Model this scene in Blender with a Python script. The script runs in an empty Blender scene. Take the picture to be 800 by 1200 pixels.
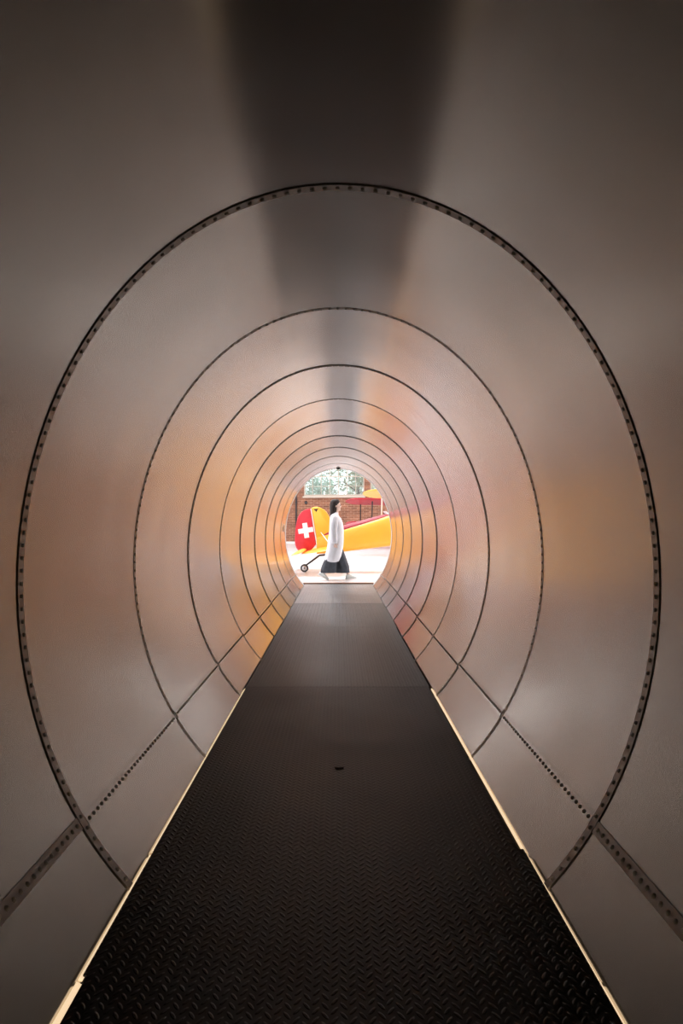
import bpy, bmesh, math, random
from mathutils import Vector, Matrix
R = math.radians
S = bpy.context.scene
COL = S.collection
rnd = random.Random(7)

# ------------------------------------------------------------------ helpers
def tag(o, label=None, cat=None, group=None, kind=None):
    if label: o['label'] = label
    if cat: o['category'] = cat
    if group: o['group'] = group
    if kind: o['kind'] = kind
    return o

def empty(name, loc, rz=0.0):
    o = bpy.data.objects.new(name, None)
    o.empty_display_size = 0.1
    o.location = loc
    o.rotation_euler = (0, 0, rz)
    COL.objects.link(o)
    return o

class MB:
    """collects shapes; build() links them as one mesh object"""
    def __init__(self):
        self.v = []; self.f = []; self.m = []; self.mi = 0
    def add(self, vs, fs):
        b = len(self.v)
        self.v += [tuple(p) for p in vs]
        self.f += [tuple(i + b for i in q) for q in fs]
        self.m += [self.mi] * len(fs)
        return self
    def box(self, c, s, M=None):
        x, y, z = s[0] / 2, s[1] / 2, s[2] / 2
        vs = [Vector((i * x, j * y, k * z)) for i in (-1, 1) for j in (-1, 1) for k in (-1, 1)]
        if M: vs = [M @ p for p in vs]
        vs = [p + Vector(c) for p in vs]
        return self.add(vs, [(0, 1, 3, 2), (4, 6, 7, 5), (0, 4, 5, 1), (2, 3, 7, 6), (0, 2, 6, 4), (1, 5, 7, 3)])
    def loft(self, rings, cap=True, close=True):
        n = len(rings[0]); b = []
        vs = [p for r in rings for p in r]
        fs = []
        for i in range(len(rings) - 1):
            for j in range(n if close else n - 1):
                k = (j + 1) % n
                fs.append((i * n + j, i * n + k, (i + 1) * n + k, (i + 1) * n + j))
        if cap and close:
            fs.append(tuple(range(n - 1, -1, -1)))
            fs.append(tuple((len(rings) - 1) * n + j for j in range(n)))
        return self.add(vs, fs)
    def tube(self, pts, r, n=8, cap=True):
        pts = [Vector(p) for p in pts]
        rr = r if isinstance(r, (list, tuple)) else [r] * len(pts)
        rings = []
        for i, p in enumerate(pts):
            d = (pts[min(i + 1, len(pts) - 1)] - pts[max(i - 1, 0)]).normalized()
            if i == 0:
                u = d.cross(Vector((0, 0, 1)))
                if u.length < 1e-3: u = d.cross(Vector((0, 1, 0)))
            else:
                u = u - d * u.dot(d)                     # carried along, so the tube never twists
            u.normalize(); w = d.cross(u).normalized()
            rings.append([p + (u * math.cos(2 * math.pi * k / n) + w * math.sin(2 * math.pi * k / n)) * rr[i] for k in range(n)])
        return self.loft(rings, cap)
    def ell(self, c, r, nu=16, nv=10, M=None):
        rings = []
        for i in range(1, nv):
            a = math.pi * i / nv
            ring = []
            for k in range(nu):
                t = 2 * math.pi * k / nu
                p = Vector((r[0] * math.sin(a) * math.cos(t), r[1] * math.sin(a) * math.sin(t), r[2] * math.cos(a)))
                if M: p = M @ p
                ring.append(p + Vector(c))
            rings.append(ring)
        return self.loft(rings)
    def prism(self, poly, y0, y1):
        """polygon in (x, z) pushed from y0 to y1"""
        n = len(poly)
        vs = [(x, y0, z) for x, z in poly] + [(x, y1, z) for x, z in poly]
        fs = [tuple(range(n)), tuple(range(2 * n - 1, n - 1, -1))]
        for j in range(n):
            k = (j + 1) % n
            fs.append((j, j + n, k + n, k))
        return self.add(vs, fs)
    def build(self, name, mats, parent=None, smooth=False, bevel=0, fix=True, loc=None):
        me = bpy.data.meshes.new(name)
        me.from_pydata(self.v, [], self.f)
        if not isinstance(mats, (list, tuple)): mats = [mats]
        for m in mats: me.materials.append(m)
        for p, i in zip(me.polygons, self.m): p.material_index = i
        if fix:
            bm = bmesh.new(); bm.from_mesh(me)
            bmesh.ops.recalc_face_normals(bm, faces=bm.faces)
            bm.to_mesh(me); bm.free()
        if smooth:
            me.polygons.foreach_set('use_smooth', [True] * len(me.polygons))
            if smooth != 'all': me.set_sharp_from_angle(angle=R(40))
        me.update()
        o = bpy.data.objects.new(name, me)
        COL.objects.link(o)
        if parent: o.parent = parent
        if loc: o.location = loc
        if bevel:
            b = o.modifiers.new('bevel', 'BEVEL'); b.width = bevel; b.segments = 2; b.limit_method = 'ANGLE'
        return o

def sell(cx, cy, cz, rx, ry, n=20, e=2.0, wave=0.0, ph=0.0, k=7):
    """horizontal super-ellipse ring"""
    out = []
    for i in range(n):
        t = 2 * math.pi * i / n
        c, s = math.cos(t), math.sin(t)
        q = 1 + wave * math.sin(k * t + ph)
        out.append(Vector((cx + rx * q * math.copysign(abs(c) ** (2 / e), c), cy + ry * q * math.copysign(abs(s) ** (2 / e), s), cz)))
    return out

# ------------------------------------------------------------------ materials
def mat(name, col, rough=0.5, metal=0.0, spec=0.5, emit=None, es=0.0, var=0.0, vscale=6.0, bump=0.0, bscale=40.0, stretch=None, aniso=0.0, rvar=0.0):
    m = bpy.data.materials.new(name); m.use_nodes = True
    nt = m.node_tree; P = nt.nodes['Principled BSDF']
    P.inputs['Base Color'].default_value = (*col, 1)
    P.inputs['Roughness'].default_value = rough
    P.inputs['Metallic'].default_value = metal
    P.inputs['Specular IOR Level'].default_value = spec
    P.inputs['Anisotropic'].default_value = aniso
    if emit:
        P.inputs['Emission Color'].default_value = (*emit, 1); P.inputs['Emission Strength'].default_value = es
    if var or bump or rvar:
        tc = nt.nodes.new('ShaderNodeTexCoord')
        mp = nt.nodes.new('ShaderNodeMapping'); nt.links.new(tc.outputs['Object'], mp.inputs['Vector'])
        if stretch: mp.inputs['Scale'].default_value = stretch
    if var or rvar:
        n = nt.nodes.new('ShaderNodeTexNoise'); n.inputs['Scale'].default_value = vscale; n.inputs['Detail'].default_value = 4
        nt.links.new(mp.outputs[0], n.inputs['Vector'])
    if var:
        r = nt.nodes.new('ShaderNodeValToRGB')
        r.color_ramp.elements[0].position = .3; r.color_ramp.elements[1].position = .7
        r.color_ramp.elements[0].color = (*[c * (1 - var) for c in col], 1)
        r.color_ramp.elements[1].color = (*[min(1, c * (1 + var)) for c in col], 1)
        nt.links.new(n.outputs[0], r.inputs[0]); nt.links.new(r.outputs[0], P.inputs['Base Color'])
    if rvar:
        mr = nt.nodes.new('ShaderNodeMapRange')
        mr.inputs['To Min'].default_value = rough - rvar; mr.inputs['To Max'].default_value = rough + rvar
        nt.links.new(n.outputs[0], mr.inputs[0]); nt.links.new(mr.outputs[0], P.inputs['Roughness'])
    if bump:
        n2 = nt.nodes.new('ShaderNodeTexNoise'); n2.inputs['Scale'].default_value = bscale; n2.inputs['Detail'].default_value = 3
        nt.links.new(mp.outputs[0], n2.inputs['Vector'])
        b = nt.nodes.new('ShaderNodeBump'); b.inputs['Strength'].default_value = bump; b.inputs['Distance'].default_value = .01
        nt.links.new(n2.outputs[0], b.inputs['Height']); nt.links.new(b.outputs[0], P.inputs['Normal'])
    return m

def aluminium():
    m = bpy.data.materials.new('brushed aluminium'); m.use_nodes = True
    nt = m.node_tree; P = nt.nodes['Principled BSDF']
    P.inputs['Metallic'].default_value = .89
    P.inputs['Roughness'].default_value = .3
    L = nt.links.new
    tc = nt.nodes.new('ShaderNodeTexCoord')
    # faint smears of the rolled sheet
    n = nt.nodes.new('ShaderNodeTexNoise'); n.inputs['Scale'].default_value = 2.2; n.inputs['Detail'].default_value = 2
    L(tc.outputs['Object'], n.inputs['Vector'])
    r = nt.nodes.new('ShaderNodeValToRGB')
    r.color_ramp.elements[0].position = .3; r.color_ramp.elements[1].position = .72
    r.color_ramp.elements[0].color = (*ALU_LO, 1); r.color_ramp.elements[1].color = (*ALU_HI, 1)
    L(n.outputs[0], r.inputs[0]); L(r.outputs[0], P.inputs['Base Color'])
    mr = nt.nodes.new('ShaderNodeMapRange'); mr.inputs['To Min'].default_value = ALU_R[0]; mr.inputs['To Max'].default_value = ALU_R[1]
    L(n.outputs[0], mr.inputs[0]); L(mr.outputs[0], P.inputs['Roughness'])
    # slow waviness of the sheet
    n2 = nt.nodes.new('ShaderNodeTexNoise'); n2.inputs['Scale'].default_value = 1.6; n2.inputs['Detail'].default_value = 1
    L(tc.outputs['Object'], n2.inputs['Vector'])
    b = nt.nodes.new('ShaderNodeBump'); b.inputs['Strength'].default_value = .22; b.inputs['Distance'].default_value = .02
    L(n2.outputs[0], b.inputs['Height'])
    tg = nt.nodes.new('ShaderNodeTangent'); tg.direction_type = 'RADIAL'; tg.axis = 'Y'
    L(tg.outputs[0], P.inputs['Tangent'])
    P.inputs['Anisotropic'].default_value = .7; P.inputs['Anisotropic Rotation'].default_value = .25
    L(b.outputs[0], P.inputs['Normal'])
    return m

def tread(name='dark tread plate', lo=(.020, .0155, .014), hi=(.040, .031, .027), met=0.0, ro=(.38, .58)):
    """dark steel with raised bars in alternating slants"""
    m = bpy.data.materials.new(name); m.use_nodes = True
    nt = m.node_tree; P = nt.nodes['Principled BSDF']; L = nt.links.new
    def M(op, a, b=None, c=None):
        nd = nt.nodes.new('ShaderNodeMath'); nd.operation = op
        for i, q in enumerate((a, b, c)):
            if q is None: continue
            if isinstance(q, (int, float)): nd.inputs[i].default_value = q
            else: L(q, nd.inputs[i])
        return nd.outputs[0]
    tc = nt.nodes.new('ShaderNodeTexCoord'); sp = nt.nodes.new('ShaderNodeSeparateXYZ')
    L(tc.outputs['Object'], sp.inputs[0])
    u = M('DIVIDE', sp.outputs[0], .021); v = M('DIVIDE', sp.outputs[1], .030)
    iu = M('FLOOR', u); fu = M('SUBTRACT', M('SUBTRACT', u, iu), .5)
    v2 = M('ADD', v, M('MULTIPLY', M('MODULO', M('ABSOLUTE', iu), 2.0), .5))
    iv = M('FLOOR', v2); fv = M('SUBTRACT', M('SUBTRACT', v2, iv), .5)
    par = M('SUBTRACT', M('MULTIPLY', M('MODULO', M('ABSOLUTE', iu), 2.0), 2.0), 1.0)
    a = M('MULTIPLY', M('ADD', fu, M('MULTIPLY', fv, par)), .7071)
    c = M('MULTIPLY', M('SUBTRACT', fv, M('MULTIPLY', fu, par)), .7071)
    d = M('SQRT', M('ADD', M('POWER', M('MULTIPLY', M('ABSOLUTE', a), 1.75), 2.0), M('POWER', M('MULTIPLY', M('ABSOLUTE', c), 5.0), 2.0)))
    h = nt.nodes.new('ShaderNodeMapRange'); h.interpolation_type = 'SMOOTHSTEP'
    L(d, h.inputs[0]); h.inputs[1].default_value = 1.05; h.inputs[2].default_value = .45
    b = nt.nodes.new('ShaderNodeBump'); b.inputs['Strength'].default_value = 1.0; b.inputs['Distance'].default_value = .0026
    L(h.outputs[0], b.inputs['Height']); L(b.outputs[0], P.inputs['Normal'])
    n = nt.nodes.new('ShaderNodeTexNoise'); n.inputs['Scale'].default_value = 3; n.inputs['Detail'].default_value = 6
    L(tc.outputs['Object'], n.inputs['Vector'])
    r = nt.nodes.new('ShaderNodeValToRGB')
    r.color_ramp.elements[0].position = .35; r.color_ramp.elements[1].position = .7
    r.color_ramp.elements[0].color = (*lo, 1); r.color_ramp.elements[1].color = (*hi, 1)
    L(n.outputs[0], r.inputs[0]); L(r.outputs[0], P.inputs['Base Color'])
    mr = nt.nodes.new('ShaderNodeMapRange'); mr.inputs['To Min'].default_value = ro[0]; mr.inputs['To Max'].default_value = ro[1]
    P.inputs['Metallic'].default_value = met
    L(n.outputs[0], mr.inputs[0]); L(mr.outputs[0], P.inputs['Roughness'])
    P.inputs['Specular IOR Level'].default_value = .5
    return m

def brick():
    m = bpy.data.materials.new('old red brick'); m.use_nodes = True
    nt = m.node_tree; P = nt.nodes['Principled BSDF']; L = nt.links.new
    tc = nt.nodes.new('ShaderNodeTexCoord'); sp = nt.nodes.new('ShaderNodeSeparateXYZ'); L(tc.outputs['Object'], sp.inputs[0])
    cb = nt.nodes.new('ShaderNodeCombineXYZ'); L(sp.outputs[0], cb.inputs[0]); L(sp.outputs[2], cb.inputs[1])
    t = nt.nodes.new('ShaderNodeTexBrick')
    t.inputs['Scale'].default_value = 1; t.inputs['Brick Width'].default_value = .36; t.inputs['Row Height'].default_value = .105
    t.inputs['Mortar Size'].default_value = .014; t.inputs['Color1'].default_value = (.34, .135, .07, 1)
    t.inputs['Color2'].default_value = (.20, .075, .042, 1); t.inputs['Mortar'].default_value = (.42, .25, .17, 1)
    L(cb.outputs[0], t.inputs['Vector'])
    n = nt.nodes.new('ShaderNodeTexNoise'); n.inputs['Scale'].default_value = 1.3; n.inputs['Detail'].default_value = 6
    mp = nt.nodes.new('ShaderNodeMapping'); mp.inputs['Scale'].default_value = (1, 1, 3); L(tc.outputs['Object'], mp.inputs[0]); L(mp.outputs[0], n.inputs['Vector'])
    mx = nt.nodes.new('ShaderNodeMix'); mx.data_type = 'RGBA'; mx.blend_type = 'OVERLAY'; mx.inputs[0].default_value = .75
    L(t.outputs[0], mx.inputs[6]); L(n.outputs[0], mx.inputs[7]); L(mx.outputs[2], P.inputs['Base Color'])
    P.inputs['Roughness'].default_value = .85
    return m

def glass():
    m = bpy.data.materials.new('window glass'); m.use_nodes = True
    nt = m.node_tree; nt.nodes.remove(nt.nodes['Principled BSDF'])
    o = nt.nodes['Material Output']
    t = nt.nodes.new('ShaderNodeBsdfTransparent'); t.inputs[0].default_value = (.93, .97, .96, 1)
    g = nt.nodes.new('ShaderNodeBsdfGlossy'); g.inputs['Roughness'].default_value = .03
    x = nt.nodes.new('ShaderNodeMixShader'); x.inputs[0].default_value = .07
    nt.links.new(t.outputs[0], x.inputs[1]); nt.links.new(g.outputs[0], x.inputs[2]); nt.links.new(x.outputs[0], o.inputs[0])
    return m

ALU_LO, ALU_HI, ALU_R = (.565, .545, .515), (.615, .595, .57), (.165, .205)
FILL_W = 250
M_alu = aluminium()
M_strap = mat('strap aluminium', (.44, .40, .37), .45, .9)
M_rivet = mat('rivet aluminium', (.80, .76, .72), .5, .05)
M_tread = tread()
M_tread2 = tread('worn tread plate', (.024, .020, .018), (.048, .039, .035), .05, (.36, .5))
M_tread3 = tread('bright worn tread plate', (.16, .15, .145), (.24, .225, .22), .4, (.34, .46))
M_led = mat('warm light strip', (1, .9, .75), .4, emit=(1.0, .72, .44), es=0.95)
M_brick = brick()
M_glass = glass()
M_white = mat('white plaster', (.82, .82, .83), .8)
M_floor = mat('pale polished hall floor', (.85, .83, .84), .22, spec=.5, var=.05, vscale=.35, rvar=.05)
M_frame = mat('cream window paint', (.64, .56, .46), .5)
M_dark = mat('dark metal', (.03, .028, .03), .45)
M_black = mat('black rubber', (.02, .02, .02), .7)
M_steel = mat('grey steel', (.55, .55, .56), .35, 1.0)
M_yellow = mat('yellow paint', (.86, .40, .030), .38, var=.05, vscale=3)
M_orange = mat('orange yellow paint', (.86, .36, .02), .35, var=.06, vscale=4)
M_red = mat('red paint', (.52, .014, .028), .45, var=.12, vscale=5)
M_dred = mat('dark red paint', (.27, .008, .022), .5, var=.1, vscale=5)
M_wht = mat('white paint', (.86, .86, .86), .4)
M_silver = mat('pale silver paint', (.72, .70, .68), .35, .3)
M_thresh = mat('brown wooden threshold', (.42, .21, .12), .45, var=.2, vscale=12)
M_skin = mat('skin', (.76, .54, .44), .5)
M_hair = mat('dark brown hair', (.022, .011, .008), .6, var=.3, vscale=30, stretch=(1, 1, .1))
M_shirt = mat('white shirt cloth', (.76, .75, .78), .85, var=.03, vscale=20)
M_trouser = mat('charcoal cloth', (.055, .060, .072), .85, var=.2, vscale=18)
M_shoe = mat('pale canvas shoe', (.84, .86, .82), .7)
M_sole = mat('white rubber sole', (.78, .78, .74), .6)
M_eye = mat('dark eye', (.02, .015, .012), .2)
M_lip = mat('lips', (.50, .20, .18), .45)
M_bark = mat('grey bark', (.22, .17, .12), .9, var=.3, vscale=5)
M_leafs = [mat('pale green leaves', (.56, .66, .46), .6, var=.35, vscale=1.2), mat('blue green leaves', (.48, .62, .52), .6, var=.35, vscale=1.2), mat('light leaves', (.66, .72, .56), .6, var=.3, vscale=1.4)]
M_ground = mat('grass ground outside', (.25, .32, .15), .9, var=.2, vscale=.5)
M_leaf = mat('dry leaf', (.035, .022, .015), .8)
M_black_paint = mat('black paint', (.02, .018, .015), .5)

# ------------------------------------------------------------------ camera
CAM_Z, F = 1.09, 800.0
cd = bpy.data.cameras.new('camera'); cam = bpy.data.objects.new('camera', cd); COL.objects.link(cam)
cam.location = (0, 0, CAM_Z); cam.rotation_euler = (R(90), 0, 0)
cd.sensor_fit = 'AUTO'; cd.sensor_width = 36; cd.lens = F / 1200 * 36
cd.shift_x = 3.5 / 1200; cd.shift_y = 15.0 / 1200
cd.clip_start = .02; cd.clip_end = 500
S.camera = cam
def at(px, py, Y):
    return Vector(((px - 396.5) * Y / F, Y, CAM_Z + (615 - py) * Y / F))

# ------------------------------------------------------------------ the tunnel
A, B, ZC = .97, 1.2117, CAM_Z - .1827
Y0, LS, NEND = 2.058, 1.1667, 9
YE = Y0 + NEND * LS
T_SEAM = R(126.7)
WORDS = ['first', 'second', 'third', 'fourth', 'fifth', 'sixth', 'seventh', 'eighth', 'ninth', 'last']
def ep(t, s=0.0, k=1.0):
    """point of the section at angle t from the crown, pushed inwards by s"""
    x, z = A * k * math.sin(t), B * k * math.cos(t)
    n = Vector((math.sin(t) / A, math.cos(t) / B)).normalized()
    return Vector((x - n.x * s, ZC + z - n.y * s))
def sheet(name, n, t0, t1, nt_, label):
    ya, yb = Y0 + n * LS, Y0 + (n + 1) * LS
    r2 = random.Random(100 + n)
    tap, bul = r2.uniform(-.0022, .0022), r2.uniform(.001, .0032)
    mb = MB(); rings = []
    NU = 12
    for i in range(NU + 1):
        u = i / NU
        k = 1 + tap * (u - .5) * 2 + bul * 4 * u * (1 - u)
        rings.append([Vector((p.x, ya + u * (yb - ya), p.y)) for p in (ep(t0 + (t1 - t0) * j / nt_, 0, k) for j in range(nt_ + 1))])
    mb.loft(rings, close=False)
    o = mb.build(name, M_alu, smooth='all', fix=False)
    me = o.data
    bm = bmesh.new(); bm.from_mesh(me)
    for f in bm.faces:                                   # face inwards
        c = f.calc_center_median()
        if f.normal.dot(Vector((-c.x, 0, ZC - c.z))) < 0: f.normal_flip()
    bm.to_mesh(me); bm.free()
    s = o.modifiers.new('thickness', 'SOLIDIFY'); s.thickness = .004; s.offset = -1; s.use_rim = False
    return tag(o, label, 'tunnel sheet', None, 'structure')
def where(n):
    if n < -1: return 'behind the viewpoint, span %s' % {-2: 'next but one', -3: 'farthest back'}[n]
    if n == -1: return 'just behind the viewpoint'
    if n == 0: return 'between first and second riveted rings'
    return 'between %s and %s riveted rings' % (WORDS[n], WORDS[n + 1])
for n in range(-3, NEND):
    w = where(n) if n != -1 else 'in front of the first riveted ring'
    sheet('ceiling', n, -T_SEAM, T_SEAM, 96, 'brushed aluminium vault sheet ' + w)
    sheet('wall_left', n, -T_SEAM, -R(180), 24, 'lower left aluminium sheet beside the walkway ' + w)
    sheet('wall_right', n, T_SEAM, R(180), 24, 'lower right aluminium sheet beside the walkway ' + w)

def rivet(mb, p, nrm, r=.0072, h=.0052):
    nrm = Vector(nrm).normalized()
    u = nrm.cross(Vector((0, 1, 0)))
    if u.length < 1e-3: u = Vector((1, 0, 0))
    u.normalize(); w = nrm.cross(u)
    rings = []
    for q, hh in ((1.0, 0.0), (.85, .55), (.45, .95)):
        rings.append([p + (u * math.cos(math.pi * k / 4) + w * math.sin(math.pi * k / 4)) * (r * q) + nrm * (h * hh) for k in range(8)])
    mb.loft(rings)

trim = 0
TB = R(150)
for n in range(-2, NEND + 1):
    trim += 1
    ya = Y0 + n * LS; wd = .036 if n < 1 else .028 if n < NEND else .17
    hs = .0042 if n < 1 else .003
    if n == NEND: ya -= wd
    mb = MB(); rings = []
    N = 150
    for j in range(N + 1):
        t = -TB + 2 * TB * j / N
        a, b = ep(t, hs), ep(t, -.003)
        rings.append([Vector((b.x, ya, b.y)), Vector((a.x, ya, a.y)), Vector((a.x, ya + wd, a.y)), Vector((b.x, ya + wd, b.y))])
    mb.loft(rings)
    mb.mi = 1
    # rivets at equal arc steps
    t, step = -R(142), .039
    while t < R(142):
        p = ep(t, hs - .0001); nn = Vector((-math.sin(t) / A, 0, -math.cos(t) / B))
        rivet(mb, Vector((p.x, ya + wd * .52, p.y)), nn)
        t += step / math.hypot(A * math.cos(t), B * math.sin(t))
    o = mb.build('trim_%d' % trim, [M_wht if n == NEND else M_strap, M_rivet], smooth=True)  # mouth collar coloured white to imitate the bright daylight on the rim
    lab = 'riveted aluminium ring strap ' + ('behind the viewpoint' if n < -1 else 'just out of view above the viewpoint' if n == -1 else '' if n == NEND else 'at the %s seam from the viewpoint' % WORDS[n])
    if n == NEND: lab = 'riveted collar round the far mouth of the tunnel, highlight painted in white'
    tag(o, lab, 'ring strap', None, 'structure')
for side, sg in (('left', -1), ('right', 1)):
    for n in range(-2, NEND):
        trim += 1
        r2 = random.Random(900 + n * 2 + sg)
        t0 = sg * (T_SEAM + r2.uniform(-.007, .007)); hw = .019
        ya, yb = Y0 + n * LS + .04, Y0 + (n + 1) * LS - .004
        mb = MB(); rings = []
        dt = hw / math.hypot(A * math.cos(t0), B * math.sin(t0))
        for y in (ya, yb):
            pts = [ep(t0 - dt, -.003), ep(t0 - dt, .004), ep(t0, .0042), ep(t0 + dt, .004), ep(t0 + dt, -.003)]
            rings.append([Vector((p.x, y, p.y)) for p in pts])
        mb.loft(rings); mb.mi = 1
        nn = Vector((-math.sin(t0) / A, 0, -math.cos(t0) / B)); p = ep(t0, .0041)
        y = ya + .02
        while y < yb - .01:
            rivet(mb, Vector((p.x, y, p.y)), nn); y += .036
        o = mb.build('trim_%d' % trim, [M_strap if n < 0 else M_alu, M_rivet], smooth=True)
        tag(o, 'riveted lap strip along the %s side %s' % (side, where(n) if n >= 0 else ('in front of the first riveted ring' if n == -1 else 'behind the viewpoint')), 'lap strip', None, 'structure')

# dark wall added behind the viewpoint to keep sky light out
mb = MB(); N = 96
yb = Y0 - 3 * LS
mb.loft([[Vector((p.x, y, p.y)) for p in (ep(2 * math.pi * j / N, -.01) for j in range(N))] for y in (yb - .03, yb)])
tag(mb.build('wall_back_blocker', mat('added light-blocking wall', (.025, .02, .018), .7)), 'added light-blocking wall behind the viewpoint', 'wall', None, 'structure')

# ------------------------------------------------------------------ walkway
PL = [(-1.4, 2.285, -.616, .6195, .004, 'wide nearest black tread plate raised over the next one'),
      (2.29, 4.59, -.620, .606, 0, 'long dark tread plate with a leaf scrap, second from the viewpoint'),
      (4.593, 7.27, -.622, .612, 0, 'dark tread plate in the middle of the walkway, third from the viewpoint'),
      (7.273, 9.50, -.620, .622, 0, 'dark tread plate fourth from the viewpoint'),
      (9.503, YE - .004, -.620, .620, 0, 'bright shining tread plate at the far mouth of the tunnel')]
for y0, y1, x0, x1, z, lab in PL:
    mb = MB()
    if y0 < 0:                                           # the nearest plate is notched by the viewpoint
        ym = (y0 + y1) / 2; n = 1.645 - ym; a, b, h = (x0 - x1) / 2, (x1 - x0) / 2, (y1 - y0) / 2
        poly = [(a + .010, -h), (b - .004, -h), (b, h), (a, h), (a, n), (a + .010, n)]
        mb.loft([[Vector((x, y, -.006)) for x, y in poly], [Vector((x, y, 0)) for x, y in poly]])
    else:
        mb.box((0, 0, -.003), (x1 - x0, y1 - y0, .006))
    if z == 0 or True:
        # folded stiffeners under the plate reach down to the shell
        for k in range(2):
            yy = (-.5 + k) * (y1 - y0) * .8
            mb.box((0, yy, -.10), (.76, .05, .19))
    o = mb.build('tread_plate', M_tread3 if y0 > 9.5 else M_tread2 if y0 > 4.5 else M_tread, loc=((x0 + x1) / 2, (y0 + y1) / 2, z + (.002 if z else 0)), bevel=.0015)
    tag(o, lab, 'floor plate', 'walkway tread plates')
# warm light strips below the walkway edges
for side, sg in (('left', -1), ('right', 1)):
    for y0, y1, wd, w in ((-1.3, 1.635, .021, 'of the nearest tread plate, by the viewpoint'), (1.655, 2.27, .010, 'beside the forward end of the nearest tread plate'), (2.30, 4.58, .010, 'of the second tread plate')):
        mb = MB()
        x = sg * (.6300 - wd / 2)
        mb.box((x, (y0 + y1) / 2, -.0125), (wd, y1 - y0, .008), Matrix.Rotation(-sg * R(25), 3, 'Y'))
        tag(mb.build('light_strip', M_led), 'warm light strip under the %s edge %s' % (side, w), 'light strip', 'light strips under the walkway edges')

# small things in the tunnel
mb = MB()
p = Vector((-.002, YE - .22, ep(0).y))
mb.loft([sell(p.x, p.y, p.z - dz, r, r, 20) for dz, r in ((-.004, .036), (.008, .040), (.018, .036), (.026, .02), (.029, .005))])
tag(mb.build('dome_fitting', M_dark, smooth='all'), 'small dark dome fitting on the crown of the tunnel at its far mouth', 'ceiling fitting')
mb = MB()
tt = -R(84); q = ep(tt, .006)
mb.box((0, 0, 0), (.010, .10, .14), Matrix.Rotation(R(-6), 3, 'Y'))
tag(mb.build('wall_plate', M_silver, bevel=.003, loc=(q.x, YE - .55, q.y)), 'small grey plate on the left tunnel wall near the far mouth', 'wall plate')
mb = MB()
pts = [(math.cos(a) * .018 * (1 + .35 * math.sin(3 * a + 1)), math.sin(a) * .013 * (1 + .3 * math.cos(2 * a))) for a in [2 * math.pi * k / 14 for k in range(14)]]
mb.loft([[Vector((x, y, .0005)) for x, y in pts], [Vector((x * .9, y * .9, .003 + 6 * x * x)) for x, y in pts]])
tag(mb.build('leaf_scrap', M_leaf, loc=(.0, 3.05, .0)), 'small dark scrap of leaf lying on the walkway', 'leaf')

# ------------------------------------------------------------------ the hall beyond
HX0, HX1, HZ = -13.0, 15.0, 7.2
YF = 39.6; PHI = R(-7)                                   # brick wall, its right end a little nearer
YN = YE - .15
mb = MB(); mb.box(((HX0 + HX1) / 2, (YE + .12 + 46) / 2, -.05), (HX1 - HX0, 46 - YE - .12, .10))
tag(mb.build('floor', M_floor), 'pale polished hall floor', 'floor', None, 'structure')
mb = MB(); mb.box((0, YE + .058, .0), (1.30, .11, .042))
tag(mb.build('trim_60', M_thresh, bevel=.004), 'brown wooden threshold where the walkway meets the hall floor', 'threshold', None, 'structure')
mb = MB(); mb.box(((HX0 + HX1) / 2, (YN + 46) / 2, HZ + .1), (HX1 - HX0, 46 - YN, .2))
tag(mb.build('ceiling', M_white), 'white hall ceiling', 'ceiling', None, 'structure')
mb = MB(); mb.box((HX0 - .1, (YN + 46) / 2, HZ / 2), (.2, 46 - YN, HZ))
tag(mb.build('wall_left', M_white), 'white left side wall of the hall', 'wall', None, 'structure')
mb = MB()
mb.box(((HX0 - 1.06) / 2, YN - .1, HZ / 2), (-1.06 - HX0, .2, HZ)); mb.box(((HX1 + 1.06) / 2, YN - .1, HZ / 2), (HX1 - 1.06, .2, HZ))
mb.box((0, YN - .1, (HZ + 2.2) / 2), (2.12, .2, HZ - 2.2))
tag(mb.build('wall_front', M_white), 'white hall wall the tunnel passes through', 'wall', None, 'structure')

wr = empty('wall_far', (0, YF, 0), PHI); tag(wr, 'far brick wall of the hall below the tall windows', 'wall', None, 'structure')
W1 = (-2.04, 1.50); W2 = (1.84, 5.30); SILL, HEAD = 2.76, 5.60
mb = MB()
def wb(x0, x1, z0, z1): mb.box(((x0 + x1) / 2, .15, (z0 + z1) / 2), (x1 - x0, .3, z1 - z0))
wb(HX0 - 1, HX1 + 1, 0, SILL); wb(HX0 - 1, HX1 + 1, HEAD, HZ + .1)
wb(HX0 - 1, W1[0], SILL, HEAD); wb(W1[1], W2[0], SILL, HEAD); wb(W2[1], HX1 + 1, SILL, HEAD)
mb.build('brickwork', M_brick, wr)
mb = MB(); mb.box((0, -.03, .055), (HX1 - HX0, .06, .11))
b_ = mb.build('baseboard_far', M_wht, None); b_.location = (0, YF, 0); b_.rotation_euler = (0, 0, PHI)
tag(b_, 'white base strip along the brick wall', 'baseboard', None, 'structure')
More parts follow.
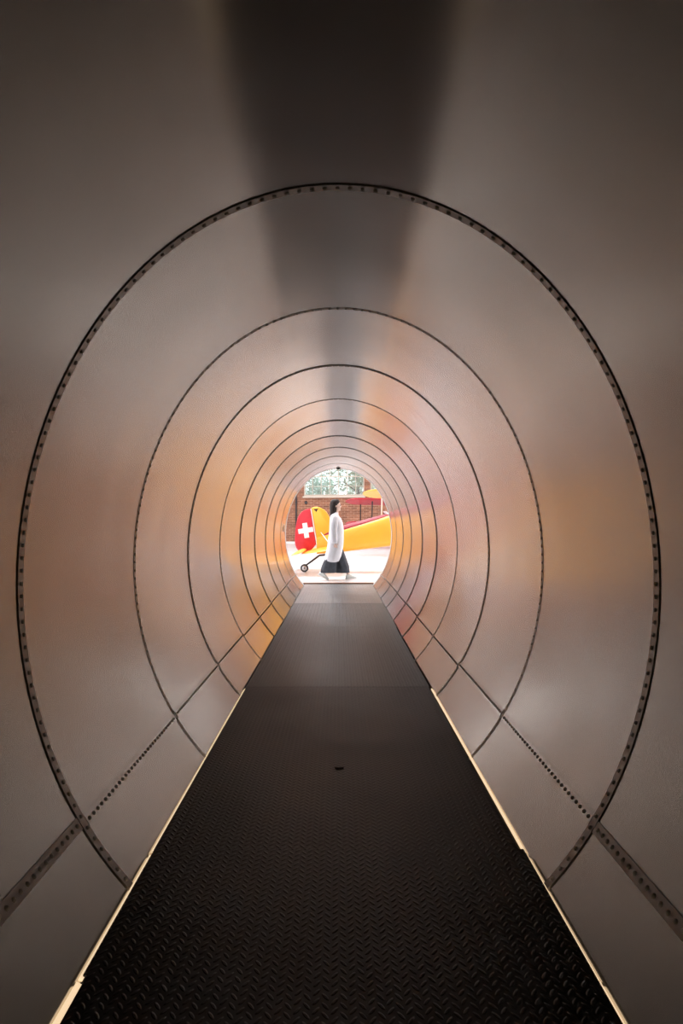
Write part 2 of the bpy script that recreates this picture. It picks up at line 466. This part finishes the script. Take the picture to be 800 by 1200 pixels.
for i, (x0, x1) in enumerate((W1, W2)):
    w = empty('window_%d' % (i + 1), (0, YF, 0), PHI)
    tag(w, ('wide many-paned window above the head of the walking person', 'window right of the brick pier, cut off by the tunnel rim')[i], 'window', None, 'structure')
    nc = 7; mb = MB()
    for k in range(nc + 1):
        t = .07 if k in (0, nc) else .036
        xx = x0 + (x1 - x0) * k / nc
        xx = min(max(xx, x0 + t / 2), x1 - t / 2)
        mb.box((xx, .10, (SILL + HEAD) / 2), (t, .06, HEAD - SILL))
    for k in range(6):
        zz = SILL + (HEAD - SILL) * k / 5
        t = .09 if k in (0, 5) else (.05 if k == 2 else .03)
        zz = min(max(zz, SILL + t / 2), HEAD - t / 2)
        mb.box(((x0 + x1) / 2, .10, zz), (x1 - x0, .058, t))
    mb.build('window_frame', M_frame, w)
    mb = MB(); mb.box(((x0 + x1) / 2, -.03, SILL - .05), (x1 - x0 + .1, .16, .09)); mb.build('window_sill', M_frame, w)
    mb = MB(); mb.box(((x0 + x1) / 2, .10, (SILL + HEAD) / 2), (x1 - x0 - .02, .008, HEAD - SILL - .02)); mb.build('window_pane', M_glass, w)

def on_wall(px, py):
    """point of the brick face seen at a pixel"""
    dx, dz = (px - 396.5) / F, (615 - py) / F
    n = Vector((-math.sin(PHI), math.cos(PHI)))            # y axis of the wall
    Y = YF * n.y / (dx * n.x + n.y)
    return Vector((dx * Y, Y, CAM_Z + dz * Y))
p0 = on_wall(347, 600)
mb = MB(); mb.tube([(0, 0, .1), (0, 0, 6.9)], .045, 10)
for z in (.8, 2.4, 4.2): mb.box((0, .03, z), (.13, .06, .05))
tag(mb.build('drain_pipe', M_dark, smooth=True, loc=(p0.x, p0.y - .07, 0)), 'thin dark vertical pipe on the brick wall above the rudder', 'pipe')
p0 = on_wall(358.5, 589)
mb = MB(); mb.ell((0, 0, 0), (.09, .07, .11), 14, 8); mb.box((0, .06, 0), (.10, .04, .16))
tag(mb.build('wall_lamp', M_dark, smooth=True, loc=(p0.x, p0.y - .07, p0.z)), 'small dark round fitting on the brick wall under the window', 'wall fitting')

# added fill lights, out of view under the ceiling, to brighten the hall
k = 0
for x in (-8, -1, 7):
    for y in (16.5, 25, 33.5):
        mb = MB(); mb.box((0, 0, .06), (1.5, 3.2, .10)); mb.mi = 0
        o = mb.build('added_fill_lamp', M_wht, loc=(x, y, HZ - .12))
        row = ('nearest the tunnel', 'in the middle row', 'nearest the brick wall')[(16.5, 25, 33.5).index(y)]
        tag(o, 'added unseen fill lamp %s, %s' % (row, {-8: 'left line', -1: 'centre line', 7: 'right line'}[x]), 'added fill lamp', 'added hall fill lamps')
        ld = bpy.data.lights.new('fill_light', 'AREA'); ld.shape = 'RECTANGLE'; ld.size = 1.4; ld.size_y = 3.0
        ld.energy = FILL_W * (2.0 if y < 20 else .95); ld.color = (.96, .97, 1.0)  # front row stronger to brighten the tunnel mouth
        lo = bpy.data.objects.new('fill_light', ld); COL.objects.link(lo); lo.parent = o; lo.location = (0, 0, 0.0)

# outside
mb = MB(); mb.box((0, 85, -.3), (160, 78, .2))
tag(mb.build('ground', M_ground), 'grassy ground outside the windows', 'ground', None, 'structure')
def tree(loc, h, r, m, seed, label):
    rr = random.Random(seed)
    t = empty('tree', loc); tag(t, label, 'tree', 'trees outside the windows')
    mb = MB()
    mb.tube([(0, 0, 0), (.05, .02, h * .3), (.0, .05, h * .62), (.06, 0, h * .9)], [.22, .17, .11, .03], 9)
    for k in range(7):
        a = k * 2.4; z = h * (.35 + .07 * k)
        mb.tube([(0, 0, z), (math.cos(a) * r * .4, math.sin(a) * r * .4, z + .5), (math.cos(a) * r * .75, math.sin(a) * r * .75, z + .8)], [.07, .045, .015], 6)
    mb.build('trunk', M_bark, t, smooth=True)
    mb = MB()
    cl = [(rr.gauss(0, r * .45), rr.gauss(0, r * .45), h * rr.uniform(.3, 1.0), rr.uniform(.5, 1.0)) for _ in range(34)]
    for cx, cy, cz, cr in cl:
        for _ in range(95):
            v = Vector((rr.gauss(0, 1), rr.gauss(0, 1), rr.gauss(0, .8))).normalized() * cr * rr.uniform(.5, 1)
            c = Vector((cx, cy, cz)) + v
            u = Vector((rr.gauss(0, 1), rr.gauss(0, 1), rr.gauss(0, 1))).normalized()
            w = u.cross(Vector((rr.gauss(0, 1), rr.gauss(0, 1), rr.gauss(0, 1)))).normalized()
            s = rr.uniform(.07, .15)
            mb.add([c - u * s, c + w * s * .5, c + u * s, c - w * s * .5], [(0, 1, 2, 3)])
    mb.build('foliage', m, t, fix=False)
    return t
for i, (x, y, h, r, lab) in enumerate(((-3.6, 46, 5.6, 1.7, 'pale tree behind the left end of the paned window'), (-.9, 52.5, 5.4, 1.8, 'bluish green tree behind the middle of the paned window'),
        (1.3, 45.5, 5.4, 1.5, 'light green tree behind the right half of the paned window'), (4.2, 53, 6.6, 1.9, 'pale tree behind the window beyond the brick pier'))):
    tree((x, y, -.2), h, r, M_leafs[i % 3], 40 + i, lab)

# ------------------------------------------------------------------ aeroplanes
def foil(xc, zc, chord, th, pitch, n=14):
    """closed wing section in (x, z), leading edge towards +x"""
    up, lo = [], []
    for i in range(n + 1):
        u = (1 - math.cos(math.pi * i / n)) / 2
        y = 5 * th * (.2969 * math.sqrt(u) - .126 * u - .3516 * u * u + .2843 * u ** 3 - .1015 * u ** 4)
        up.append((.5 - u, y + .02 * math.sin(math.pi * u))); lo.append((.5 - u, -y * .55 + .02 * math.sin(math.pi * u)))
    pts = up + lo[-2:0:-1]
    c, s = math.cos(pitch), math.sin(pitch)
    return [(xc + (x * c - z * s) * chord, zc + (x * s + z * c) * chord) for x, z in pts]
def wing(xc, zc, chord, th, pitch, y0, y1, dih=0.03, tip=True, n=9):
    rings = []
    for i in range(n + 1):
        u = i / n; u = math.sin(u * math.pi / 2) if tip else u
        y = y0 + (y1 - y0) * u
        q = max(0, (abs(y - y0) - abs(y1 - y0) * .80) / (abs(y1 - y0) * .20)) if tip else 0
        k = math.sqrt(max(.02, 1 - q * q))
        rings.append([Vector((x, y, z + dih * abs(y - y0))) for x, z in foil(xc + (1 - k) * .12 * chord, zc, chord * k, th, pitch)])
    return rings
def flat(poly, t, y=0):
    """a thin fabric surface with rounded rim: outline in (x, z)"""
    cx = sum(p[0] for p in poly) / len(poly); cz = sum(p[1] for p in poly) / len(poly)
    def ring(y, k): return [Vector((cx + (x - cx) * k, y, cz + (z - cz) * k)) for x, z in poly]
    return [ring(y - t, .93), ring(y - t * .6, .985), ring(y, 1), ring(y + t * .6, .985), ring(y + t, .93)]
s_ = 15.7 / F
def P2(px, py): return ((px - 371) * s_, CAM_Z + (615 - py) * s_)
def spline(pts, n=4):
    out = []
    for i in range(len(pts) - 1):
        p0, p1, p2, p3 = pts[max(i - 1, 0)], pts[i], pts[i + 1], pts[min(i + 2, len(pts) - 1)]
        for j in range(n):
            t = j / n
            out.append(tuple(.5 * (2 * b + (c - a) * t + (2 * a - 5 * b + 4 * c - d) * t * t + (3 * b - a - 3 * c + d) * t ** 3) for a, b, c, d in zip(p0, p1, p2, p3)))
    out.append(pts[-1])
    return out
def biplane(name, label, loc, rz, body, deck, tail, rud, wingm, span=3.0, cross=False, strut=None):
    t = empty(name, loc, rz); tag(t, label, 'aeroplane')
    strut = strut or M_dark
    PT = R(12)
    # fuselage
    st = [(0.0, .42, .80, .05), (.30, .432, .88, .12), (.63, .47, .992, .19), (1.12, .53, 1.15, .26), (1.59, .59, 1.306, .31), (2.3, .68, 1.49, .36), (3.2, .80, 1.66, .38), (4.1, .96, 1.80, .38), (4.7, 1.08, 1.86, .37), (5.05, 1.17, 1.84, .32), (5.25, 1.26, 1.76, .22)]
    mb = MB(); rings = []
    for x, zb, zt, hw in st:
        zc, hz = (zb + zt) / 2, (zt - zb) / 2
        r = []
        for k in range(24):
            a = 2 * math.pi * k / 24; c, s = math.cos(a), math.sin(a)
            r.append(Vector((x - .18 * (zt - zb) * 0, hw * math.copysign(abs(c) ** .5, c), zc + hz * math.copysign(abs(s) ** .5, s))))
        rings.append(r)
    mb.loft(rings); fu = mb.build('fuselage', body, t, smooth=True)
    # rounded decking behind the cockpit
    mb = MB(); rings = []
    for x, zt, hw, h in ((.12, .825, .035, .05), (.63, .985, .13, .095), (1.12, 1.14, .19, .075), (1.5, 1.27, .22, .05), (1.72, 1.335, .22, .03)):
        rings.append([Vector((x, hw * math.cos(a), zt - .015 + (h + .015) * math.sin(a))) for a in [math.pi * k / 12 for k in range(13)]])
    mb.loft(rings); mb.build('rear_decking', deck, t, smooth=True)
    # cockpit rim and windscreen
    mb = MB(); rim = [(2.05 + .36 * math.cos(a), .24 * math.sin(a), 1.455 + .082 * math.cos(a)) for a in [2 * math.pi * k / 20 for k in range(21)]]
    mb.tube(rim, .022, 8); mb.build('cockpit_rim', M_dark, t, smooth=True)
    mb = MB(); rings = []
    for k in range(9):
        a = -1.2 + 2.4 * k / 8
        rings.append([Vector((1.62 - .10 * math.cos(a) + .10, .22 * math.sin(a), 1.28)), Vector((1.50 - .08 * math.cos(a) + .10, .18 * math.sin(a), 1.40)), Vector((1.51 - .08 * math.cos(a) + .10, .18 * math.sin(a), 1.40)), Vector((1.64 - .10 * math.cos(a) + .10, .22 * math.sin(a), 1.28))])
    mb.loft(rings); mb.build('windscreen', M_wht, t, smooth=True)
    # fin and rudder
    fin = spline([P2(364.6, 595.4), P2(369.7, 593.8), P2(376, 595.3), P2(382, 599.4), P2(386.3, 606.9), P2(391, 617), P2(398, 623.5)], 4) + [P2(396, 632), P2(371.8, 637)]
    mb = MB(); mb.loft(flat(fin, .035)); f_ = mb.build('fin', tail, t, smooth=True)
    if cross:
        mb = MB(); tri = [P2(366.6, 596.6), P2(373.0, 596.2), P2(370.3, 600.4), P2(369.6, 598.8)]
        mb.prism(tri, -.0365, -.0335); e_ = mb.build('emblem', M_black_paint, f_)
    ru = spline([P2(363.6, 595.6), P2(355.6, 598.2), P2(350, 604), P2(347.2, 612.5), P2(345.7, 623.8), P2(345.4, 636), P2(347.8, 643.4), P2(353.8, 647.6), P2(360.3, 647.8), P2(366, 643)], 4) + [P2(370.4, 637.8)]
    mb = MB(); mb.loft(flat(ru, .032)); r_ = mb.build('rudder', rud, t, smooth=True)
    mb = MB(); h0, h1 = P2(364.2, 596.2), P2(370.9, 636)
    mb.tube([(h0[0], -.03, h0[1]), (h1[0], -.03, h1[1])], .012, 8); mb.build('hinge_strip', M_silver, t, smooth=True)
    if cross:
        cx, cz = P2(358.2, 621.6); c, s = math.cos(R(9)), math.sin(R(9)); L_, W_ = .172, .055
        pl = [(-W_, L_), (W_, L_), (W_, W_), (L_, W_), (L_, -W_), (W_, -W_), (W_, -L_), (-W_, -L_), (-W_, -W_), (-L_, -W_), (-L_, W_), (-W_, W_)]
        mb = MB(); mb.prism([(cx + x * c - z * s, cz + x * s + z * c) for x, z in pl], -.0345, -.0305)
        mb.build('white_cross', M_wht, r_)
    # tailplane with drooped elevators
    for sg in (-1, 1):
        mb = MB(); mb.loft(wing(.12, .53, .86, .07, R(9), 0, sg * 1.35, .0)); mb.build('tailplane', M_orange if cross else tail, t, smooth=True)
        mb = MB(); mb.loft(wing(-.38, .478, .32, .26, R(19), sg * .22, sg * 1.30, .0)); mb.build('elevator', tail, t, smooth=True)
        mb = MB(); a = P2(376, 624); b = P2(386, 634)
        mb.tube([(a[0], sg * .04, a[1]), (b[0], sg * .55, b[1] - .04)], .011, 6); mb.build('tail_brace', M_silver, t, smooth=True)
    # tail wheel on its bent leg
    wx, wz = (356.6 - 371) * s_, .095
    tw = MB(); k0 = P2(386, 649.5); k1 = P2(371, 651); k2 = P2(363.5, 658)
    tw.tube([(k0[0], 0, k0[1]), (k1[0] + .06, 0, k1[1]), (k2[0] + .02, 0, k2[1]), (wx + .03, 0, wz + .06), (wx, 0, wz)], [.022, .022, .024, .02, .02], 8)
    tw.tube([(wx, -.05, wz), (wx, .05, wz)], .018, 8); twl = tw.build('tail_wheel_leg', M_dark, t, smooth=True)
    def wheel(c, ro, w, nm, par):
        mb = MB(); rings = []
        for r, yy in ((ro * .62, -w), (ro * .86, -w), (ro * .97, -w * .55), (ro, 0), (ro * .97, w * .55), (ro * .86, w), (ro * .62, w)):
            rings.append([Vector((c[0] + r * math.cos(2 * math.pi * k / 24), c[1] + yy, c[2] + r * math.sin(2 * math.pi * k / 24))) for k in range(24)])
        mb.loft(rings, cap=False); o = mb.build(nm, M_black, par, smooth=True)
        mb = MB(); mb.loft([[Vector((c[0] + r * math.cos(2 * math.pi * k / 24), c[1] + yy, c[2] + r * math.sin(2 * math.pi * k / 24))) for k in range(24)] for r, yy in ((ro * .25, -w * 1.05), (ro * .64, -w * .7), (ro * .64, w * .7), (ro * .25, w * 1.05))])
        mb.build('wheel_hub', M_steel, o, smooth=True)
    wheel((wx, 0, wz), .095, .033, 'tail_wheel', t)
    # wings
    for sg in (-1, 1):
        mb = MB(); mb.loft(wing(3.95, 2.12, 1.25, .10, PT, 0, sg * span, .02)); mb.build('upper_wing', wingm, t, smooth=True)
        mb = MB(); mb.loft(wing(3.55, 1.02, 1.20, .10, PT, sg * .30, sg * span, .04)); mb.build('lower_wing', wingm, t, smooth=True)
        for x0, x1 in ((3.28, 3.62), (3.72, 4.25)):
            y = sg * span * (.62 if x0 > 3.5 else .78)
            mb = MB(); mb.tube([(x0, y, 1.12 + (x0 - 3.55) * .2), (x1, y, 2.12 + (x1 - 3.95) * .2)], .030, 8); mb.build('wing_strut', strut, t, smooth=True)
        mb = MB()
        mb.tube([(3.75, sg * .33, 1.72), (3.70, sg * .5, 2.08)], .02, 8); mb.tube([(4.2, sg * .33, 1.80), (4.3, sg * .5, 2.18)], .02, 8); mb.tube([(3.75, sg * .33, 1.72), (4.3, sg * .5, 2.18)], .014, 8)
        mb.build('cabane_strut', strut, t, smooth=True)
        mb = MB(); y = sg * span * .68
        mb.tube([(3.5, sg * .5, 1.05), (3.8, y, 2.10)], .006, 5); mb.tube([(3.9, sg * .5, 2.1), (3.45, y, 1.1)], .006, 5); mb.build('bracing_wire', M_dark, t)
        # main gear
        mb = MB(); mb.tube([(4.2, sg * .30, 1.02), (4.35, sg * .62, .33)], .03, 8); mb.tube([(3.7, sg * .28, .92), (4.35, sg * .60, .33)], .02, 8); mb.tube([(4.35, sg * .56, .30), (4.35, sg * .76, .30)], .025, 8)
        mb.build('gear_leg', strut, t, smooth=True)
        wheel((4.35, sg * .70, .30), .30, .07, 'main_wheel', t)
    # nose: spinner and two-blade propeller at rest
    mb = MB(); d = Vector((math.cos(PT), 0, math.sin(PT))); c0 = Vector((5.22, 0, 1.52))
    u = Vector((0, 1, 0)); w = d.cross(u)
    mb.loft([[c0 + d * q + (u * math.cos(2 * math.pi * k / 16) + w * math.sin(2 * math.pi * k / 16)) * r for k in range(16)] for q, r in ((0, .14), (.1, .125), (.2, .08), (.27, .02))])
    mb.build('spinner', M_silver, t, smooth=True)
    mb = MB()
    for sg in (-1, 1):
        mb.loft([[c0 + d * (.08 + yy * c1) + w * sg * q + u * (xx * c2) for xx, yy in ((-1, .3), (0, .6), (1, -.3), (0, -.6))] for q, c2, c1 in ((.05, .04, .04), (.4, .07, .03), (.8, .06, .015), (.95, .02, .008))])
    mb.build('propeller', M_thresh, t, smooth=True)
    return t

biplane('yellow_biplane', 'yellow biplane with red rudder bearing a white cross, tail towards the left', at(371, 615, 15.7) * Vector((1, 1, 0)) if False else (at(371, 615, 15.7).x, 15.7, 0), 0,
        M_yellow, M_dred, M_yellow, M_red, M_yellow, cross=True)
# wings of two more biplanes standing farther back show past the fuselage
biplane('red_biplane', 'red biplane whose wing tip with dark struts shows above the yellow fuselage', (3.62, 36.0, 0), R(-90), M_red, M_dred, M_red, M_red, M_red, span=3.3)
biplane('yellow_biplane', 'yellow biplane behind, only its pale upper wing tip in view', (4.05, 28.0, .0), R(-90), M_yellow, M_yellow, M_yellow, M_yellow, M_yellow, span=3.2, strut=M_silver)

# ------------------------------------------------------------------ the walking person
PY = 13.5
per = empty('person', (0, PY, 0)); tag(per, 'person with dark hair in a white shirt and charcoal trousers walking past the tunnel mouth', 'person')
def skin_mesh(verts, edges, root):
    me = bpy.data.meshes.new('tmp'); me.from_pydata([v[0] for v in verts], edges, [])
    o = bpy.data.objects.new('tmp', me); COL.objects.link(o)
    m = o.modifiers.new('skin', 'SKIN'); m.branch_smoothing = .3
    for i, v in enumerate(verts):
        d = me.skin_vertices[0].data[i]; r = v[1]; d.radius = r if isinstance(r, tuple) else (r, r); d.use_root = (i == root)
    s = o.modifiers.new('sub', 'SUBSURF'); s.levels = 2; s.render_levels = 2
    bpy.context.view_layer.update()
    ev = o.evaluated_get(bpy.context.evaluated_depsgraph_get())
    m2 = bpy.data.meshes.new_from_object(ev)
    bpy.data.objects.remove(o); bpy.data.meshes.remove(me)
    return m2
V, E = [], []
def jn(p, r, parent=None):
    V.append((p, r))
    if parent is not None: E.append((parent, len(V) - 1))
    return len(V) - 1
pel = jn((-.055, 0, .83), .115)
wst = jn((-.05, 0, 1.0), .095, pel); chs = jn((-.045, 0, 1.16), .105, wst)
nk0 = jn((-.058, 0, 1.30), .052, chs); nk1 = jn((-.048, 0, 1.38), .046, nk0); hd = jn((-.05, 0, 1.46), .06, nk1)
def arm(sg, sh, el, wr_, drop):
    a = jn(sh, .048, chs); b = jn(el, .036, a); c = jn(wr_, .024, b)
    w = Vector(wr_); palm = jn(w + Vector((.008, 0, -.045)), (.030, .018), c); pal2 = jn(w + Vector((.012, 0, -.078)), (.028, .015), palm)
    for k, (ox, ln) in enumerate(((.034, .058), (.015, .068), (-.006, .064), (-.026, .050))):
        b0 = w + Vector((.012 + ox, 0, -.088)); f1 = jn(b0, .0088, pal2)
        f2 = jn(b0 + Vector((.002, -sg * .004, -ln * .5)), .0082, f1); f3 = jn(b0 + Vector((.006, -sg * .016, -ln)), .0068, f2)
    t1 = jn(w + Vector((.040, -sg * .010, -.040)), .010, palm); t2 = jn(w + Vector((.058, -sg * .014, -.068)), .009, t1); t3 = jn(w + Vector((.062, -sg * .016, -.090)), .0075, t2)
arm(-1, (-.055, -.165, 1.265), (-.085, -.205, 1.01), (-.075, -.215, .775), 0)
arm(1, (-.055, .165, 1.265), (-.045, .205, 1.01), (.03, .205, .80), 0)
def leg(hip, kn, an, ball, toe):
    a = jn(hip, .085, pel); m_ = jn((Vector(hip) + Vector(kn)) / 2, .072, a); b = jn(kn, .052, m_)
    cf = jn(Vector(kn) * .6 + Vector(an) * .4, .048, b); c = jn(an, .032, cf); d = jn(ball, .030, c); e = jn(toe, .022, d)
leg((-.055, -.085, .79), (-.11, -.09, .45), (-.345, -.095, .165), (-.265, -.095, .065), (-.235, -.095, .04))
leg((-.05, .085, .79), (.085, .09, .455), (.195, .09, .095), (.29, .09, .05), (.33, .09, .04))
bm = bmesh.new(); m0 = skin_mesh(V, E, pel); bm.from_mesh(m0)
hb = MB()
hb.ell((-.058, 0, 1.495), (.094, .074, .095), 24, 16)           # skull
hb.ell((-.018, 0, 1.435), (.058, .056, .075), 20, 14)           # face and jaw
hb.ell((.020, 0, 1.385), (.022, .028, .020), 14, 10)            # chin
hb.ell((.041, 0, 1.448), (.014, .011, .016), 12, 8)             # nose tip
hb.ell((.036, 0, 1.470), (.010, .009, .024), 12, 8)             # nose bridge
for sg in (-1, 1):
    hb.ell((-.055, sg * .074, 1.46), (.018, .010, .030), 12, 8)   # ears
    hb.ell((.018, sg * .034, 1.452), (.020, .022, .020), 12, 8)   # cheeks
hb.ell((.030, 0, 1.415), (.013, .022, .012), 12, 8)             # lips
hm = bpy.data.meshes.new('tmp2'); hm.from_pydata(hb.v, [], hb.f); bm.from_mesh(hm)
body = bpy.data.meshes.new('body'); bm.to_mesh(body); bm.free(); body.materials.append(M_skin)
bo = bpy.data.objects.new('body', body); COL.objects.link(bo); bo.parent = per
rm = bo.modifiers.new('remesh', 'REMESH'); rm.mode = 'VOXEL'; rm.voxel_size = .0055; rm.use_smooth_shade = True
sm_ = bo.modifiers.new('smooth', 'SMOOTH'); sm_.iterations = 3; sm_.factor = .5
for sg in (-1, 1):
    mb = MB(); mb.ell((.034, sg * .028, 1.472), (.007, .012, .007), 12, 8); mb.build('eye', M_eye, bo, smooth=True)
    mb = MB(); mb.tube([(.034, sg * .045, 1.490), (.042, sg * .030, 1.494), (.043, sg * .012, 1.490)], .0035, 6); mb.build('eyebrow', M_hair, bo, smooth=True)
mb = MB(); mb.ell((.042, 0, 1.417), (.006, .018, .007), 12, 8); mb.build('lips', M_lip, bo, smooth=True)
# hair
mb = MB()
hr = [(1.598, -.085, -.035, .020), (1.590, -.125, .005, .055), (1.565, -.152, .022, .074), (1.53, -.168, .026, .083), (1.49, -.174, .012, .087), (1.45, -.176, -.012, .088), (1.40, -.174, -.024, .086), (1.35, -.172, -.034, .082), (1.30, -.172, -.060, .078), (1.26, -.170, -.095, .060), (1.225, -.164, -.115, .042), (1.19, -.158, -.128, .018)]
mb.loft([sell((a + b) / 2, 0, z, (b - a) / 2, ry, 28, 2.2, .02, z * 30, 9) for z, a, b, ry in hr])
mb.build('hair', M_hair, per, smooth='all')
# shirt with two sleeves
mb = MB()
sr = [(.395, -.290, .030, .235), (.47, -.270, .055, .230), (.56, -.245, .072, .215), (.66, -.222, .092, .212), (.80, -.205, .102, .205), (.97, -.182, .106, .20), (1.13, -.176, .086, .195), (1.21, -.170, .055, .19), (1.26, -.164, .015, .178), (1.295, -.142, -.005, .130), (1.322, -.112, -.004, .075), (1.335, -.105, -.005, .062)]
rings = []
for i, (z, a, b, ry) in enumerate(sr):
    wv = .022 * max(0, 1 - (z - .4) / .6)
    r = sell((a + b) / 2, 0, z, (b - a) / 2, ry, 40, 2.15, wv, .6, 8)
    if i == 0:
        for p in r: p.z += .035 * math.sin(1.2 + math.atan2(p.y, p.x + .13) * 2)
    rings.append(r)
mb.loft(rings, cap=False)
sh = mb.build('shirt', M_shirt, per, smooth='all'); so = sh.modifiers.new('thickness', 'SOLIDIFY'); so.thickness = .006; so.offset = -1
for sg, el, wr_ in ((-1, (-.095, -.225, 1.0), (-.080, -.222, .725)), (1, (-.05, .222, 1.0), (.028, .212, .76))):
    mb = MB()
    a = Vector((-.06, sg * .135, 1.275)); e = Vector(el); w = Vector(wr_)
    pts = [a, a.lerp(e, .25) + Vector((0, sg * .025, 0)), a.lerp(e, .6) + Vector((0, sg * .015, 0)), e, e.lerp(w, .35), e.lerp(w, .7), w]
    mb.tube(pts, [.055, .072, .072, .066, .070, .062, .056], 18, cap=False)
    q = mb.build('sleeve', M_shirt, sh, smooth='all'); so = q.modifiers.new('thickness', 'SOLIDIFY'); so.thickness = .005; so.offset = -1
# wide cropped trousers
mb = MB()
def tleg(rs, ph):
    mb.loft([sell(x, y, z, rx, ry, 36, 2.1, wv, ph + z * 2, 8) for z, x, y, rx, ry, wv in rs], cap=False)
tleg([(.92, -.05, -.03, .12, .13, 0), (.80, -.060, -.055, .118, .115, .0), (.62, -.085, -.075, .120, .120, .02), (.50, -.118, -.08, .112, .122, .02), (.42, -.148, -.085, .114, .130, .04), (.35, -.168, -.088, .130, .135, .05), (.27, -.185, -.09, .145, .14, .06), (.150, -.200, -.09, .150, .145, .07)], 0)
tleg([(.92, -.05, .03, .12, .13, 0), (.80, -.050, .055, .118, .115, .0), (.62, -.035, .075, .118, .120, .02), (.42, .025, .085, .128, .130, .04), (.27, .066, .09, .138, .14, .06), (.138, .074, .09, .140, .145, .07)], 1.5)
tr = mb.build('trousers', M_trouser, per, smooth='all'); so = tr.modifiers.new('thickness', 'SOLIDIFY'); so.thickness = .006; so.offset = -1
# canvas shoes
def shoe(heel, pitch, y):
    M = Matrix.Translation((heel[0], y, heel[1])) @ Matrix.Rotation(-pitch, 4, 'Y')
    def sec(x, hw, z0, z1, e=2.6, n=16):
        out = []
        for k in range(n):
            a = 2 * math.pi * k / n; c, s = math.cos(a), math.sin(a)
            out.append(M @ Vector((x, hw * math.copysign(abs(c) ** (2 / e), c), (z0 + z1) / 2 + (z1 - z0) / 2 * math.copysign(abs(s) ** (2 / e), s))))
        return out
    mb = MB(); mb.loft([sec(x, hw, .024, z1) for x, hw, z1 in ((.004, .022, .06), (.02, .034, .095), (.06, .038, .105), (.10, .039, .092), (.15, .043, .068), (.19, .042, .056), (.218, .030, .046), (.228, .014, .036))])
    o = mb.build('shoe', M_shoe, per, smooth=True)
    mb = MB(); mb.loft([sec(x, hw, 0, .027, 4) for x, hw in ((-.004, .022), (.012, .037), (.06, .041), (.11, .041), (.16, .047), (.20, .045), (.224, .033), (.236, .014))])
    mb.build('sole', M_sole, o, smooth=True)
    mb = MB()
    for k in range(4):
        x = .085 + k * .022; z = .099 - k * .0085
        mb.tube([M @ Vector((x, -.024, z - .008)), M @ Vector((x + .004, 0, z + .003)), M @ Vector((x, .024, z - .008))], .0028, 6)
    mb.build('laces', M_wht, o, smooth=True)
shoe((-.405, .112), -R(30), -.095)
shoe((.140, .004), R(4), .09)

# ------------------------------------------------------------------ light, sky, view
w = bpy.data.worlds.new('world'); S.world = w; w.use_nodes = True
bg = w.node_tree.nodes['Background']; bg.inputs[0].default_value = (.93, .97, 1.0, 1); bg.inputs[1].default_value = 1.75
S.view_settings.view_transform = 'Standard'; S.view_settings.look = 'None'
S.view_settings.exposure = 0.0; S.view_settings.gamma = 1.0; S.view_settings.use_curve_mapping = False
cy = S.cycles
cy.use_denoising = True; cy.denoiser = 'OPENIMAGEDENOISE'
cy.max_bounces = 24; cy.glossy_bounces = 20; cy.diffuse_bounces = 6; cy.transparent_max_bounces = 8; cy.transmission_bounces = 4
cy.caustics_reflective = True; cy.sample_clamp_indirect = 12.0; cy.blur_glossy = 0.2
